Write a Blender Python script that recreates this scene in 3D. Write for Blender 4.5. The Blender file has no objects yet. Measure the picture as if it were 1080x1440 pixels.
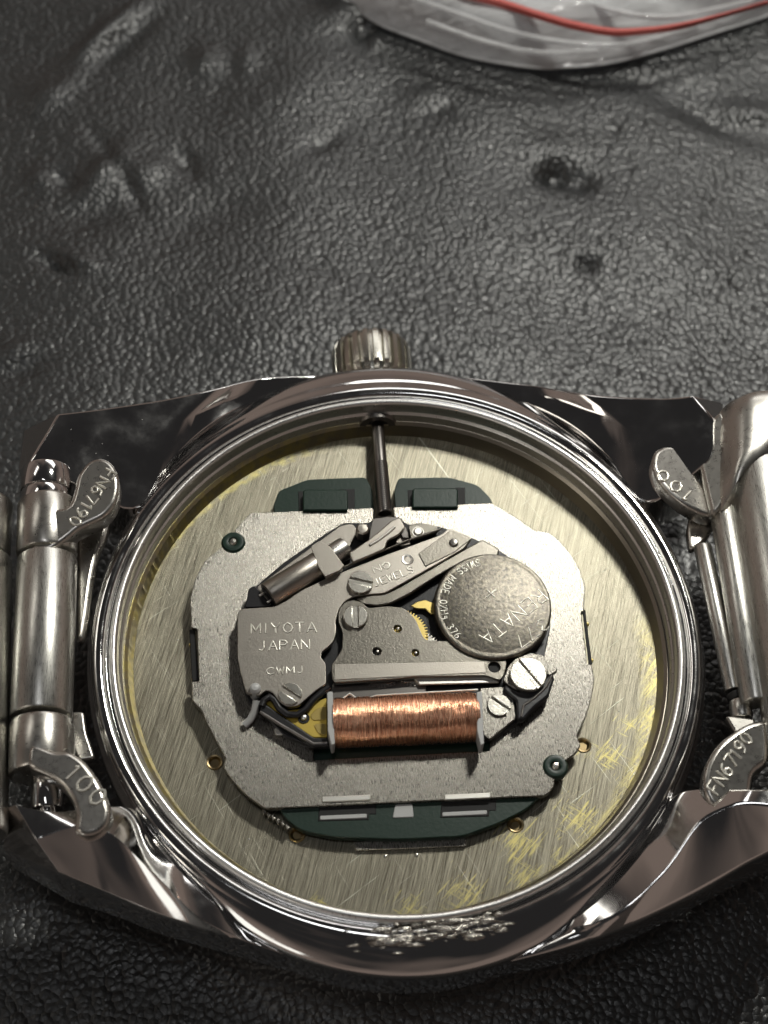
import bpy, bmesh, math, random
import numpy as np
from mathutils import Vector, Matrix, noise
random.seed(7)
S = bpy.context.scene
COL = S.collection
# ---------------------------------------------------------------- camera (1 unit = 1 mm)
F_PX = 2350.0
zc = Vector((.0306, .498, .869)).normalized()
yc = Vector((-.061, .867, -.4945)); yc = (yc - zc * yc.dot(zc)).normalized()
xc = yc.cross(zc)
ROT = Matrix((xc, yc, zc))                       # world = ROT @ camera
CAM = Vector((-5.44246, -39.47275, 93.31486))
cd = bpy.data.cameras.new('camera'); cam = bpy.data.objects.new('camera', cd); COL.objects.link(cam)
cam.matrix_world = Matrix.Translation(CAM) @ ROT.to_4x4()
cd.sensor_fit = 'VERTICAL'; cd.sensor_height = 36; cd.sensor_width = 27
cd.lens = F_PX / 1440 * 36
cd.clip_start = 1; cd.clip_end = 5000
cd.dof.use_dof = True; cd.dof.focus_distance = 94.5; cd.dof.aperture_fstop = .057
S.camera = cam
# ---------------------------------------------------------------- world, lamps, exposure
W = bpy.data.worlds.new('World'); S.world = W; W.use_nodes = True
wn = W.node_tree.nodes; wl = W.node_tree.links
bgn = wn['Background']
tc = wn.new('ShaderNodeTexCoord'); nz = wn.new('ShaderNodeTexNoise'); nz.inputs['Scale'].default_value = 2.2
nz.inputs['Detail'].default_value = 2
cr = wn.new('ShaderNodeValToRGB')
cr.color_ramp.elements[0].position = .38; cr.color_ramp.elements[0].color = (.022, .021, .021, 1)
cr.color_ramp.elements[1].position = .80; cr.color_ramp.elements[1].color = (.20, .155, .132, 1)
sep = wn.new('ShaderNodeSeparateXYZ'); wl.new(tc.outputs['Generated'], sep.inputs[0])
ad = wn.new('ShaderNodeMath'); ad.operation = 'MULTIPLY_ADD'; ad.inputs[1].default_value = -1.0; ad.inputs[2].default_value = .56
wl.new(sep.outputs[2], ad.inputs[0]); ad2 = wn.new('ShaderNodeMath'); ad2.operation = 'ADD'
wl.new(ad.outputs[0], ad2.inputs[0]); wl.new(nz.outputs['Fac'], ad2.inputs[1])
wl.new(tc.outputs['Generated'], nz.inputs['Vector']); wl.new(ad2.outputs[0], cr.inputs['Fac'])
wl.new(cr.outputs['Color'], bgn.inputs['Color']); bgn.inputs['Strength'].default_value = 1.0

def lamp(name, loc, target, size, watts, color, sy=None):
    l = bpy.data.lights.new(name, 'AREA'); l.size = size; l.energy = watts; l.color = color
    if sy: l.shape = 'RECTANGLE'; l.size_y = sy
    o = bpy.data.objects.new(name, l); COL.objects.link(o); o.location = loc
    o.rotation_euler = (Vector(target) - Vector(loc)).to_track_quat('-Z', 'Y').to_euler()
    return o
lamp('desk_lamp', (43, 69, 111), (0, 0, 8), 15, 74000, (1.0, .985, .91))
lamp('left_sheen_fill', (-240, 215, 300), (0, 0, 0), 150, 70000, (1.0, .96, .88), 50)  # added lamp out of view, for sheen on the left side
lamp('left_streak_fill', (-330, -120, 260), (0, 0, 8), 60, 70000, (1.0, .93, .82), 160)  # added strip lamp, unseen, for white streaks in the case rings
lamp('far_window', (120, 360, 250), (0, 20, 0), 260, 190000, (1.0, .99, .96), 90)
lamp('overhead_fill', (-30, -20, 400), (0, 0, 0), 110, 60000, (.97, .98, 1.0), 34)  # added overhead lamp, unseen, for bright arcs on the near rim
lamp('near_left_fill', (-260, -330, 120), (0, 0, 0), 150, 60000, (1.0, 1.0, .93), 100)  # added soft lamp, unseen, to lighten the lower-left lug
S.view_settings.view_transform = 'Standard'; S.view_settings.look = 'None'
S.view_settings.gamma = 1; S.view_settings.exposure = 0
S.cycles.max_bounces = 8; S.cycles.use_denoising = True
S.cycles.sample_clamp_indirect = 8; S.cycles.caustics_reflective = False

def P(px, py, z):
    """plan position (mm) of a point surveyed from the picture on the level z"""
    r = ROT @ Vector(((px - 540) / F_PX, -(py - 720) / F_PX, -1))
    return CAM + r * ((z - CAM.z) / r.z)
def PS(pts, z): return [P(a, b, z).xy for a, b in pts]
# ---------------------------------------------------------------- materials
def mat(name, color, metal=0., rough=.5, **k):
    m = bpy.data.materials.new(name); m.use_nodes = True
    b = m.node_tree.nodes['Principled BSDF']
    b.inputs['Base Color'].default_value = (*color, 1)
    b.inputs['Metallic'].default_value = metal; b.inputs['Roughness'].default_value = rough
    for a, v in k.items(): b.inputs[a].default_value = v
    return m
class N:
    def __init__(s, m): s.m = m; s.n = m.node_tree.nodes; s.l = m.node_tree.links; s.b = s.n['Principled BSDF']
    def coord(s, scale=(1, 1, 1), rot=0):
        t = s.n.new('ShaderNodeTexCoord'); r = s.n.new('ShaderNodeMapping'); r.inputs['Rotation'].default_value = (0, 0, rot)
        q = s.n.new('ShaderNodeMapping'); q.inputs['Scale'].default_value = scale
        s.l.new(t.outputs['Object'], r.inputs[0]); s.l.new(r.outputs[0], q.inputs[0]); return q.outputs[0]
    def noise(s, vec, scale, detail=3, rough=.6, dist=0):
        x = s.n.new('ShaderNodeTexNoise'); x.inputs['Scale'].default_value = scale; x.inputs['Detail'].default_value = detail
        x.inputs['Roughness'].default_value = rough; x.inputs['Distortion'].default_value = dist
        s.l.new(vec, x.inputs['Vector']); return x.outputs['Fac']
    def voro(s, vec, scale, feat='F1'):
        x = s.n.new('ShaderNodeTexVoronoi'); x.feature = feat; x.inputs['Scale'].default_value = scale
        s.l.new(vec, x.inputs['Vector']); return x.outputs['Distance']
    def ramp(s, v, a, ca, b, cb):
        x = s.n.new('ShaderNodeValToRGB'); e = x.color_ramp.elements
        e[0].position = a; e[1].position = b
        f = lambda c: (c, c, c, 1) if not hasattr(c, '__len__') else (*c, 1)
        e[0].color = f(ca); e[1].color = f(cb); s.l.new(v, x.inputs[0]); return x.outputs[0]
    def math(s, op, a, b=0.):
        x = s.n.new('ShaderNodeMath'); x.operation = op
        for i, v in enumerate((a, b)):
            if isinstance(v, (int, float)): x.inputs[i].default_value = v
            else: s.l.new(v, x.inputs[i])
        return x.outputs[0]
    def mix(s, f, a, b):
        x = s.n.new('ShaderNodeMix'); x.data_type = 'RGBA'
        s.l.new(f, x.inputs['Factor'])
        for k, v in (('A', a), ('B', b)):
            i = [q for q in x.inputs if q.name == k and q.type == 'RGBA'][0]
            if hasattr(v, '__len__'): i.default_value = (*v, 1)
            else: s.l.new(v, i)
        return [q for q in x.outputs if q.type == 'RGBA'][0]
    def bump(s, v, strength, dist=.05, prev=None):
        x = s.n.new('ShaderNodeBump'); x.inputs['Strength'].default_value = strength; x.inputs['Distance'].default_value = dist
        s.l.new(v, x.inputs['Height'])
        if prev is not None: s.l.new(prev, x.inputs['Normal'])
        s.l.new(x.outputs[0], s.b.inputs['Normal']); return x.outputs[0]
    def to(s, v, name): s.l.new(v, s.b.inputs[name])

M = {}
# polished steel of the case: fine scratches and smudges
m = M['polished'] = mat('polished_steel', (.72, .71, .70), 1, .08); n = N(m)
v = n.coord(); sm = n.noise(v, .5, 4); n.to(n.ramp(sm, .35, .035, .75, .17), 'Roughness')
w_ = n.noise(n.coord((1, 6, 1), .7), 5, 3); n.bump(n.math('ADD', n.math('MULTIPLY', sm, .8), n.math('MULTIPLY', w_, .05)), .04, .03)
m = M['lip'] = mat('turned_steel', (.84, .83, .80), 1, .3); n = N(m)
g = n.noise(n.coord(), 6, 3); n.bump(g, .05, .02); n.to(n.ramp(g, .3, .26, .7, .4), 'Roughness')
# satin steel (bracelet)
m = M['satin'] = mat('satin_steel', (.60, .59, .55), 1, .3); n = N(m)
g = n.noise(n.coord((9, .5, 9)), 3, 4); n.to(n.ramp(g, .3, .22, .7, .4), 'Roughness'); n.bump(g, .12, .02)
m = M['cast'] = mat('stamped_steel', (.56, .54, .50), 1, .3); n = N(m)
g = n.noise(n.coord(), 3, 3); n.to(n.ramp(g, .3, .26, .7, .32), 'Roughness'); n.bump(g, .10, .03)
# dial-side disc: brushed silver with brass showing through
m = M['disc'] = mat('brushed_disc', (.6, .58, .5), 1, .4); n = N(m)
c1 = n.math('ADD', n.math('MULTIPLY', n.noise(n.coord((7, .07, 1), .34), 2.4, 5, .75), .6), n.math('MULTIPLY', n.noise(n.coord((9, .25, 1), .22), 2.0, 4, .7), .4))
c2 = n.noise(n.coord((7, .16, 1), .95), 1.1, 3, .65, .25); c3 = n.noise(n.coord((8, .12, 1), -.5), 1.0, 3, .6, .3)
sc = n.math('MAXIMUM', n.ramp(c2, .66, 0., .74, 1.), n.math('MULTIPLY', n.ramp(c3, .66, 0., .74, 1.), .7))
base = n.mix(n.ramp(c1, .38, 0., .62, 1.), (.12, .108, .082), (.46, .43, .335))
base = n.mix(sc, base, (.74, .73, .62))
tcn = n.n.new('ShaderNodeTexCoord'); sx = n.n.new('ShaderNodeSeparateXYZ'); n.l.new(tcn.outputs['Object'], sx.inputs[0])
X_, Y_ = sx.outputs[0], sx.outputs[1]
rr = n.math('SQRT', n.math('ADD', n.math('MULTIPLY', X_, X_), n.math('MULTIPLY', Y_, Y_)))
bm_ = None
for bx, by, br_ in ((6.3, -10.6, 2.1), (3.0, -13.4, 2.0), (9.6, -9.6, 2.2), (6.5, -12.6, 1.6), (-4.6, -13.5, .8), (11.8, -6.0, 1.7), (8.6, -12.2, 1.7), (.2, -14.2, 1.6), (13.2, -4.2, 1.2)):
    ex = n.math('SUBTRACT', X_, bx); ey = n.math('SUBTRACT', Y_, by)
    q_ = n.math('SUBTRACT', 1., n.math('DIVIDE', n.math('SQRT', n.math('ADD', n.math('MULTIPLY', ex, ex), n.math('MULTIPLY', ey, ey))), br_*1.3))
    bm_ = q_ if bm_ is None else n.math('MAXIMUM', bm_, q_)
spk = n.math('MAXIMUM', n.noise(n.coord((6, .5, 1), .75), 1.1, 4, .75, .5), n.math('SUBTRACT', n.noise(n.coord((6, .5, 1), -.95), 1.1, 4, .75, .5), .06))
bm_ = n.ramp(n.math('ADD', n.math('MULTIPLY', bm_, .26), n.math('MULTIPLY', spk, .9)), .635, 0., .75, 1.)
edge_ = n.math('MULTIPLY', n.ramp(n.math('DIVIDE', rr, 16.), .885, 0., .935, 1.), n.ramp(n.math('ADD', n.math('DIVIDE', n.math('SUBTRACT', n.math('MULTIPLY', X_, .7), Y_), 40.), .5), .68, 0., .8, 1.))
bm_ = n.math('MAXIMUM', bm_, n.math('MULTIPLY', edge_, n.ramp(spk, .45, 0., .6, 1.)))
rim_ = n.ramp(n.math('DIVIDE', rr, 16.), .925, 0., .94, 1.)
lefty = n.ramp(n.math('ADD', n.math('DIVIDE', n.math('ADD', X_, n.math('MULTIPLY', Y_, .3)), 32.), .5), .45, 1., .55, 0.)  # brass tint left out on the right to darken the shaded side
rim_ = n.math('MULTIPLY', n.math('MULTIPLY', rim_, lefty), n.ramp(n.noise(n.coord(), 1.8, 3), .4, .1, .6, 1.))
base = n.mix(n.math('MAXIMUM', bm_, n.math('MULTIPLY', rim_, .7)), base, (.66, .58, .24)); n.to(base, 'Base Color')
n.to(n.ramp(c1, .3, .29, .7, .44), 'Roughness')
n.bump(n.math('ADD', c1, n.math('MULTIPLY', sc, .25)), .5, .05)
# main movement plate: nickel with short vertical grain
m = M['nickel'] = mat('grained_nickel', (.62, .60, .54), 1, .36); n = N(m)
g = n.noise(n.coord((7, .9, 1)), 3.6, 4, .7); g2 = n.noise(n.coord((2, .8, 1)), 8, 2)
n.to(n.mix(n.ramp(g, .32, 0., .68, 1.), (.145, .13, .116), (.46, .44, .39)), 'Base Color')
n.bump(n.math('ADD', g, n.math('MULTIPLY', g2, .4)), .36, .04); n.to(n.ramp(g, .3, .24, .7, .33), 'Roughness')
# bridges
m = M['bridge'] = mat('matt_steel', (.42, .39, .345), 1, .34); n = N(m)
g = n.noise(n.coord((2.2, 1, 1), .8), 7, 4); n.bump(g, .3, .03); n.to(n.ramp(g, .3, .28, .7, .42), 'Roughness')
m = M['bridge2'] = mat('grainy_steel', (.23, .215, .185), 1, .3); n = N(m)
g = n.noise(n.coord(), 9, 3); n.bump(g, .35, .035)
m = M['screw'] = mat('screw_steel', (.6, .58, .52), 1, .26); n = N(m)
n.bump(n.noise(n.coord((1, 4, 1)), 4, 3), .25, .03)
M['bright'] = mat('bright_edge_steel', (.82, .80, .74), 1, .34)
M['letter'] = mat('struck_lettering', (.86, .84, .76), .9, .42)  # paler than the plates: highlights of the strokes put into the colour
M['dark_steel'] = mat('dark_steel', (.24, .225, .21), 1, .3)
m = M['cell'] = mat('cell_can_steel', (.50, .48, .42), 1, .30); n = N(m)
g = n.noise(n.coord(), 5.0, 5, .7); n.to(n.mix(n.ramp(g, .35, 0., .68, 1.), (.085, .080, .075), (.215, .195, .155)), 'Base Color'); n.bump(g, .4, .05)
m = M['brass'] = mat('brass', (.80, .62, .22), 1, .28); N(m)
M['dull_brass'] = mat('dull_brass', (.34, .26, .14), 1, .35)
m = M['tick_brass'] = mat('worn_brass', (.62, .55, .30), 1, .33); n = N(m)
g = n.noise(n.coord(), 1.2, 4); tcn = n.n.new('ShaderNodeTexCoord'); sx = n.n.new('ShaderNodeSeparateXYZ'); n.l.new(tcn.outputs['Object'], sx.inputs[0])
lf = n.ramp(n.math('ADD', n.math('DIVIDE', sx.outputs[0], 32.), .5), .3, 1., .6, 0.)  # ring coloured duller to the right, deepening the rim shadow there
n.to(n.mix(n.math('MULTIPLY', lf, n.ramp(g, .4, .2, .6, 1.)), (.40, .37, .31), (.66, .58, .26)), 'Base Color'); n.bump(g, .3, .03)
m = M['green'] = mat('dark_green_plastic', (.007, .031, .019), 0, .38); n = N(m); n.bump(n.noise(n.coord(), 5, 3), .3, .03)
m = M['black'] = mat('black_plastic', (.018, .018, .02), 0, .32); n = N(m); n.bump(n.noise(n.coord(), 6, 3), .25, .03)
m = M['flex'] = mat('flexible_circuit', (.70, .52, .09), 0, .35); n = N(m); n.bump(n.noise(n.coord(), 3, 2), .3, .04)
M['white'] = mat('translucent_white_plastic', (.60, .61, .60), 0, .35)
m = M['copper'] = mat('enamelled_copper', (.92, .5, .32), 1, .25); n = N(m)
g = n.noise(n.coord((26, 1.5, 1.5)), 1, 3, .7); n.to(n.mix(n.ramp(g, .35, 0., .65, 1.), (.72, .30, .17), (1.0, .62, .42)), 'Base Color')
n.bump(g, .5, .05); n.to(n.ramp(g, .3, .2, .7, .36), 'Roughness')
m = M['residue'] = mat('gummy_residue', (.42, .40, .36), .85, .24); n = N(m); n.bump(n.noise(n.coord(), 5, 4), .6, .1)
# leather
m = M['leather'] = mat('black_leather', (.017, .0187, .019), 0, .35, **{'Specular IOR Level': 1.0}); n = N(m)
v = n.coord()
wv = n.n.new('ShaderNodeVectorMath'); wv.operation = 'ADD'
nzv = n.n.new('ShaderNodeTexNoise'); nzv.inputs['Scale'].default_value = .9; n.l.new(v, nzv.inputs['Vector'])
ds = n.n.new('ShaderNodeVectorMath'); ds.operation = 'SCALE'; ds.inputs['Scale'].default_value = .42; n.l.new(nzv.outputs['Color'], ds.inputs[0])
n.l.new(v, wv.inputs[0]); n.l.new(ds.outputs[0], wv.inputs[1])
ce = n.voro(wv.outputs[0], 2.4, 'F1'); fi = n.noise(wv.outputs[0], 2.8, 3, .5); lo = n.noise(v, .35, 3, .6)
dome = n.math('SUBTRACT', 1., n.math('MULTIPLY', n.math('MULTIPLY', ce, ce), 1.9))
h = n.math('ADD', n.math('MULTIPLY', dome, .55), n.math('MULTIPLY', fi, .5)); h = n.math('MULTIPLY', h, n.ramp(lo, .35, .8, .65, 1.1)); h = n.math('ADD', h, n.math('MULTIPLY', lo, .8))
n.bump(h, 1.0, .096)
n.to(n.ramp(fi, .35, .46, .65, .34), 'Roughness')
# bag
m = M['film'] = mat('clear_bag_film', (.90, .91, .92), 0, .08, **{'IOR': 1.45}); n = N(m)
out = n.n['Material Output']; tr = n.n.new('ShaderNodeBsdfTransparent'); tr.inputs[0].default_value = (.93, .93, .94, 1); mx = n.n.new('ShaderNodeMixShader')
n.l.new(tr.outputs[0], mx.inputs[1]); n.l.new(n.b.outputs[0], mx.inputs[2]); n.l.new(mx.outputs[0], out.inputs[0])
cl = n.noise(n.coord((1, 1, 1)), .18, 3); n.l.new(n.ramp(cl, .3, .34, .7, .66), mx.inputs[0])
n.bump(n.noise(n.coord((.35, 1.9, 1), -.15), .45, 3, .5, .4), .7, .7)
M['red'] = mat('red_zip_stripe', (.62, .13, .11), 0, .5)
M['groove'] = mat('shadow_black', (.006, .006, .006), 0, .6)  # flat black standing in for shade inside slots, wells and openings

# ---------------------------------------------------------------- builders
def tag(o, label=None, cat=None, group=None, kind=None):
    if label: o['label'] = label
    if cat: o['category'] = cat
    if group: o['group'] = group
    if kind: o['kind'] = kind
    return o
def empty(name, loc, label, cat, group=None):
    o = bpy.data.objects.new(name, None); COL.objects.link(o); o.location = loc
    o.empty_display_size = 1
    return tag(o, label, cat, group)
def finish(me, material, smooth=32):
    me.materials.clear(); me.materials.append(material)
    me.shade_smooth()
    me.set_sharp_from_angle(angle=math.radians(smooth))
    return me
def link(name, me, parent=None):
    o = bpy.data.objects.new(name, me); COL.objects.link(o)
    if parent is not None:
        r = parent; off = Vector((0, 0, 0))
        while r is not None: off += r.location; r = r.parent
        o.parent = parent; o.location = -off
    return o
def mesh(name, verts, faces, material, parent=None, smooth=32):
    me = bpy.data.meshes.new(name); me.from_pydata([tuple(v) for v in verts], [], faces)
    me.validate(); 
    bm = bmesh.new(); bm.from_mesh(me); bmesh.ops.recalc_face_normals(bm, faces=bm.faces); bm.to_mesh(me); bm.free()
    finish(me, material, smooth); return link(name, me, parent)
def rounded(pts, r, n=3):
    """round the corners of a closed outline"""
    if r <= 0: return pts
    out = []; k = len(pts)
    for i in range(k):
        a, b, c = Vector(pts[i-1][:2]), Vector(pts[i][:2]), Vector(pts[(i+1) % k][:2])
        u = a - b; w = c - b
        if u.length < 1e-6 or w.length < 1e-6: continue
        d = min(r, u.length * .45, w.length * .45)
        p, q = b + u.normalized() * d, b + w.normalized() * d
        for j in range(n + 1):
            t = j / n; out.append((p * (1-t)**2 + b * 2*t*(1-t) + q * t*t))
    return out
def circle(c, r, n=32, ry=None, a0=0):
    return [Vector((c[0] + r*math.cos(a0+2*math.pi*i/n), c[1] + (ry or r)*math.sin(a0+2*math.pi*i/n))) for i in range(n)]
def plate_mesh(loops, ztop, th, bev=.05, material=None, smooth=40):
    cu = bpy.data.curves.new('tmp', 'CURVE'); cu.dimensions = '2D'; cu.fill_mode = 'BOTH'
    for lp in loops:
        s = cu.splines.new('POLY'); s.points.add(len(lp) - 1)
        for i, p in enumerate(lp): s.points[i].co = (p[0], p[1], 0, 1)
        s.use_cyclic_u = True
    bev = min(bev, th * .45)
    cu.extrude = th / 2 - bev; cu.bevel_depth = bev; cu.bevel_resolution = 2; cu.offset = -bev
    o = bpy.data.objects.new('tmp', cu); COL.objects.link(o)
    me = bpy.data.meshes.new_from_object(o.evaluated_get(bpy.context.evaluated_depsgraph_get()))
    bpy.data.objects.remove(o); bpy.data.curves.remove(cu)
    me.transform(Matrix.Translation((0, 0, ztop - th / 2)))
    bm = bmesh.new(); bm.from_mesh(me); bmesh.ops.remove_doubles(bm, verts=bm.verts, dist=1e-4); bm.to_mesh(me); bm.free()
    finish(me, material, smooth)
    me.update()
    for p in me.polygons:
        if abs(p.normal.z) > .9995: p.use_smooth = False
    return me
def plate(name, px, ztop, th, material, parent=None, holes=(), bev=.05, rnd=.15, world=False):
    outer = px if world else PS(px, ztop)
    loops = [rounded(outer, rnd)] + [h for h in holes]
    me = plate_mesh(loops, ztop, th, bev, material); me.name = name
    return link(name, me, parent)
def lathe(name, prof, center, material, parent=None, seg=64, axis='Z', closed=False, smooth=32):
    vs = []; fs = []; k = len(prof)
    for i in range(seg):
        a = 2*math.pi*i/seg; c, s = math.cos(a), math.sin(a)
        for r, h in prof:
            p = (r*c, r*s, h) if axis == 'Z' else ((h, r*c, r*s) if axis == 'X' else (r*c, h, r*s))
            vs.append(Vector(p) + Vector(center))
    for i in range(seg):
        j = (i+1) % seg
        for q in range(k - (0 if closed else 1)):
            w = (q+1) % k; fs.append((i*k+q, j*k+q, j*k+w, i*k+w))
    if not closed:
        if prof[0][0] > 1e-6: fs.append([i*k for i in range(seg)])
        if prof[-1][0] > 1e-6: fs.append([i*k+k-1 for i in range(seg)])
    return mesh(name, vs, fs, material, parent, smooth)
def rod(name, a, b, r, material, parent=None, seg=28, bev=.12, segs=None):
    """cylinder between two points with rounded ends"""
    a, b = Vector(a), Vector(b); d = b - a; L = d.length; d.normalize()
    q = d.to_track_quat('Z', 'Y')
    prof = segs or [(0, 0), (r-bev, 0), (r-.3*bev, .3*bev), (r, bev), (r, L-bev), (r-.3*bev, L-.3*bev), (r-bev, L), (0, L)]
    vs = []; fs = []; k = len(prof)
    for i in range(seg):
        t = 2*math.pi*i/seg
        for rr_, h in prof: vs.append(a + q @ Vector((rr_*math.cos(t), rr_*math.sin(t), h)))
    for i in range(seg):
        j = (i+1) % seg
        for u in range(k-1): fs.append((i*k+u, j*k+u, j*k+u+1, i*k+u+1))
    me = bpy.data.meshes.new(name); me.from_pydata(vs, [], fs)
    bm = bmesh.new(); bm.from_mesh(me); bmesh.ops.remove_doubles(bm, verts=bm.verts, dist=1e-5)
    bmesh.ops.recalc_face_normals(bm, faces=bm.faces); bm.to_mesh(me); bm.free()
    finish(me, material, 35); return link(name, me, parent)
def tube_geo(path, r, seg=6, vs=None, fs=None, ends=True):
    vs = [] if vs is None else vs; fs = [] if fs is None else fs
    pts = [Vector(p) for p in path]; base = len(vs); k = len(pts)
    for i, p in enumerate(pts):
        t = (pts[min(i+1, k-1)] - pts[max(i-1, 0)]).normalized()
        up = Vector((0, 0, 1)) if abs(t.z) < .95 else Vector((1, 0, 0))
        a = t.cross(up).normalized(); b = a.cross(t)
        for j in range(seg):
            an = 2*math.pi*j/seg; vs.append(p + a*(r*math.cos(an)) + b*(r*math.sin(an)))
    for i in range(k-1):
        for j in range(seg):
            q = (j+1) % seg; fs.append((base+i*seg+j, base+i*seg+q, base+(i+1)*seg+q, base+(i+1)*seg+j))
    fs.append([base+j for j in range(seg)]); fs.append([base+(k-1)*seg+j for j in range(seg)])
    return vs, fs
def tilt(o, sx, sy, z):
    """lean a flat part: slope sx per mm along x and sy along y; returns the height of its top at a point"""
    me = o.data; k = len(me.vertices); cx = sum(v.co.x for v in me.vertices)/k; cy_ = sum(v.co.y for v in me.vertices)/k
    for v in me.vertices: v.co.z += sx*(v.co.x-cx) + sy*(v.co.y-cy_)
    me.update(); return lambda p: z + sx*(p[0]-cx) + sy*(p[1]-cy_)
def tube(name, path, r, material, parent=None, seg=8):
    vs, fs = tube_geo(path, r, seg); return mesh(name, vs, fs, material, parent, 60)
# single-stroke letters on a 1 x 1 cell
G = {
 'M': [[(0,0),(0,1),(.5,.25),(1,1),(1,0)]], 'I': [[(.5,0),(.5,1)]], 'Y': [[(0,1),(.5,.5),(1,1)],[(.5,.5),(.5,0)]],
 'O': [[(.5,0),(.12,.2),(0,.5),(.12,.8),(.5,1),(.88,.8),(1,.5),(.88,.2),(.5,0)]],
 'T': [[(0,1),(1,1)],[(.5,1),(.5,0)]], 'A': [[(0,0),(.5,1),(1,0)],[(.2,.36),(.8,.36)]],
 'J': [[(.7,1),(.7,.2),(.45,0),(.1,.1)]], 'P': [[(0,0),(0,1),(.7,.95),(.9,.75),(.7,.52),(0,.48)]],
 'N': [[(0,0),(0,1),(1,0),(1,1)]], 'C': [[(1,.85),(.5,1),(.1,.75),(0,.5),(.1,.25),(.5,0),(1,.15)]],
 'W': [[(0,1),(.25,0),(.5,.75),(.75,0),(1,1)]], 'E': [[(1,1),(0,1),(0,0),(1,0)],[(0,.5),(.75,.5)]],
 'L': [[(0,1),(0,0),(.85,0)]], 'S': [[(1,.85),(.6,1),(.15,.88),(.1,.65),(.5,.5),(.9,.35),(.85,.12),(.4,0),(0,.15)]],
 'F': [[(1,1),(0,1),(0,0)],[(0,.5),(.75,.5)]], 'R': [[(0,0),(0,1),(.7,.95),(.9,.75),(.7,.52),(0,.48)],[(.45,.5),(1,0)]],
 'D': [[(0,0),(0,1),(.6,.9),(1,.5),(.6,.1),(0,0)]], '1': [[(.2,.8),(.5,1),(.5,0)]],
 '0': [[(.5,0),(.15,.2),(.05,.5),(.15,.8),(.5,1),(.85,.8),(.95,.5),(.85,.2),(.5,0)]],
 '6': [[(.85,.95),(.4,.85),(.08,.45),(.15,.12),(.5,0),(.85,.12),(.9,.4),(.55,.56),(.15,.4)]],
 '7': [[(0,1),(1,1),(.4,0)]], '9': [[(.15,.05),(.6,.15),(.92,.55),(.85,.88),(.5,1),(.15,.88),(.1,.6),(.45,.44),(.85,.6)]],
 '3': [[(.05,.9),(.5,1),(.9,.8),(.5,.53),(.95,.28),(.5,0),(.05,.12)]], '2': [[(.05,.8),(.4,1),(.85,.85),(.8,.55),(0,0),(1,0)]],
 '+': [[(.5,.1),(.5,.9)],[(.1,.5),(.9,.5)]], '%': [[(0,0),(1,1)],[(.1,.9),(.25,.9)],[(.75,.1),(.9,.1)]], 'H': [[(0,0),(0,1)],[(1,0),(1,1)],[(0,.5),(1,.5)]],
 'g': [[(.8,.6),(.3,.7),(.2,.4),(.7,.3),(.8,.7),(.8,-.1),(.3,-.2)]], ' ': [], '-': [[(.2,.5),(.8,.5)]], '4': [[(.7,0),(.7,1),(0,.3),(1,.3)]],
}
def lettering(name, s, fn, cw, chh, r, z, material, parent, gap=.32, skew=0, seg=6):
    """fn(u, v) -> world xy for u mm along and v mm above the baseline; z may be a function of the point"""
    u = 0
    for ch in s:
        vs, fs = [], []
        w = cw * (.55 if ch in 'I1' else 1)
        for st in G.get(ch, []):
            path = []
            for i in range(len(st)-1):
                (a, b), (c, d) = st[i], st[i+1]
                for t in range(3): path.append((a+(c-a)*t/3, b+(d-b)*t/3))
            path.append(st[-1])
            if ch in 'I1': path = [((a-.5)*1.6+.5, b) for a, b in path]
            pp = []
            for a, b in path:
                x, y = fn(u + a*w, b*chh); zz = z((x, y)) if callable(z) else z
                pp.append((x, y, zz))
            tube_geo(pp, r, seg, vs, fs)
        if vs: mesh(name, vs, fs, material, parent, 60)
        u += w + cw*gap
def line_fn(p0, p1, z):
    a, b = P(*p0, z).xy, P(*p1, z).xy; d = (b-a).normalized(); q = Vector((-d.y, d.x))
    return lambda u, v: a + d*u + q*v
def text_len(s, cw, gap=.32): return sum(cw*(.55 if c in 'I1' else 1)+cw*gap for c in s) - cw*gap
def text_fit(name, s, p0, p1, hmm, r, z, material, parent, zf=None, gap=.32):
    a, b = P(*p0, z).xy, P(*p1, z).xy; L = (b-a).length
    cw = L / text_len(s, 1, gap)
    return lettering(name, s, line_fn(p0, p1, z), cw, hmm, r, z if zf is None else zf, material, parent, gap)

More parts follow.
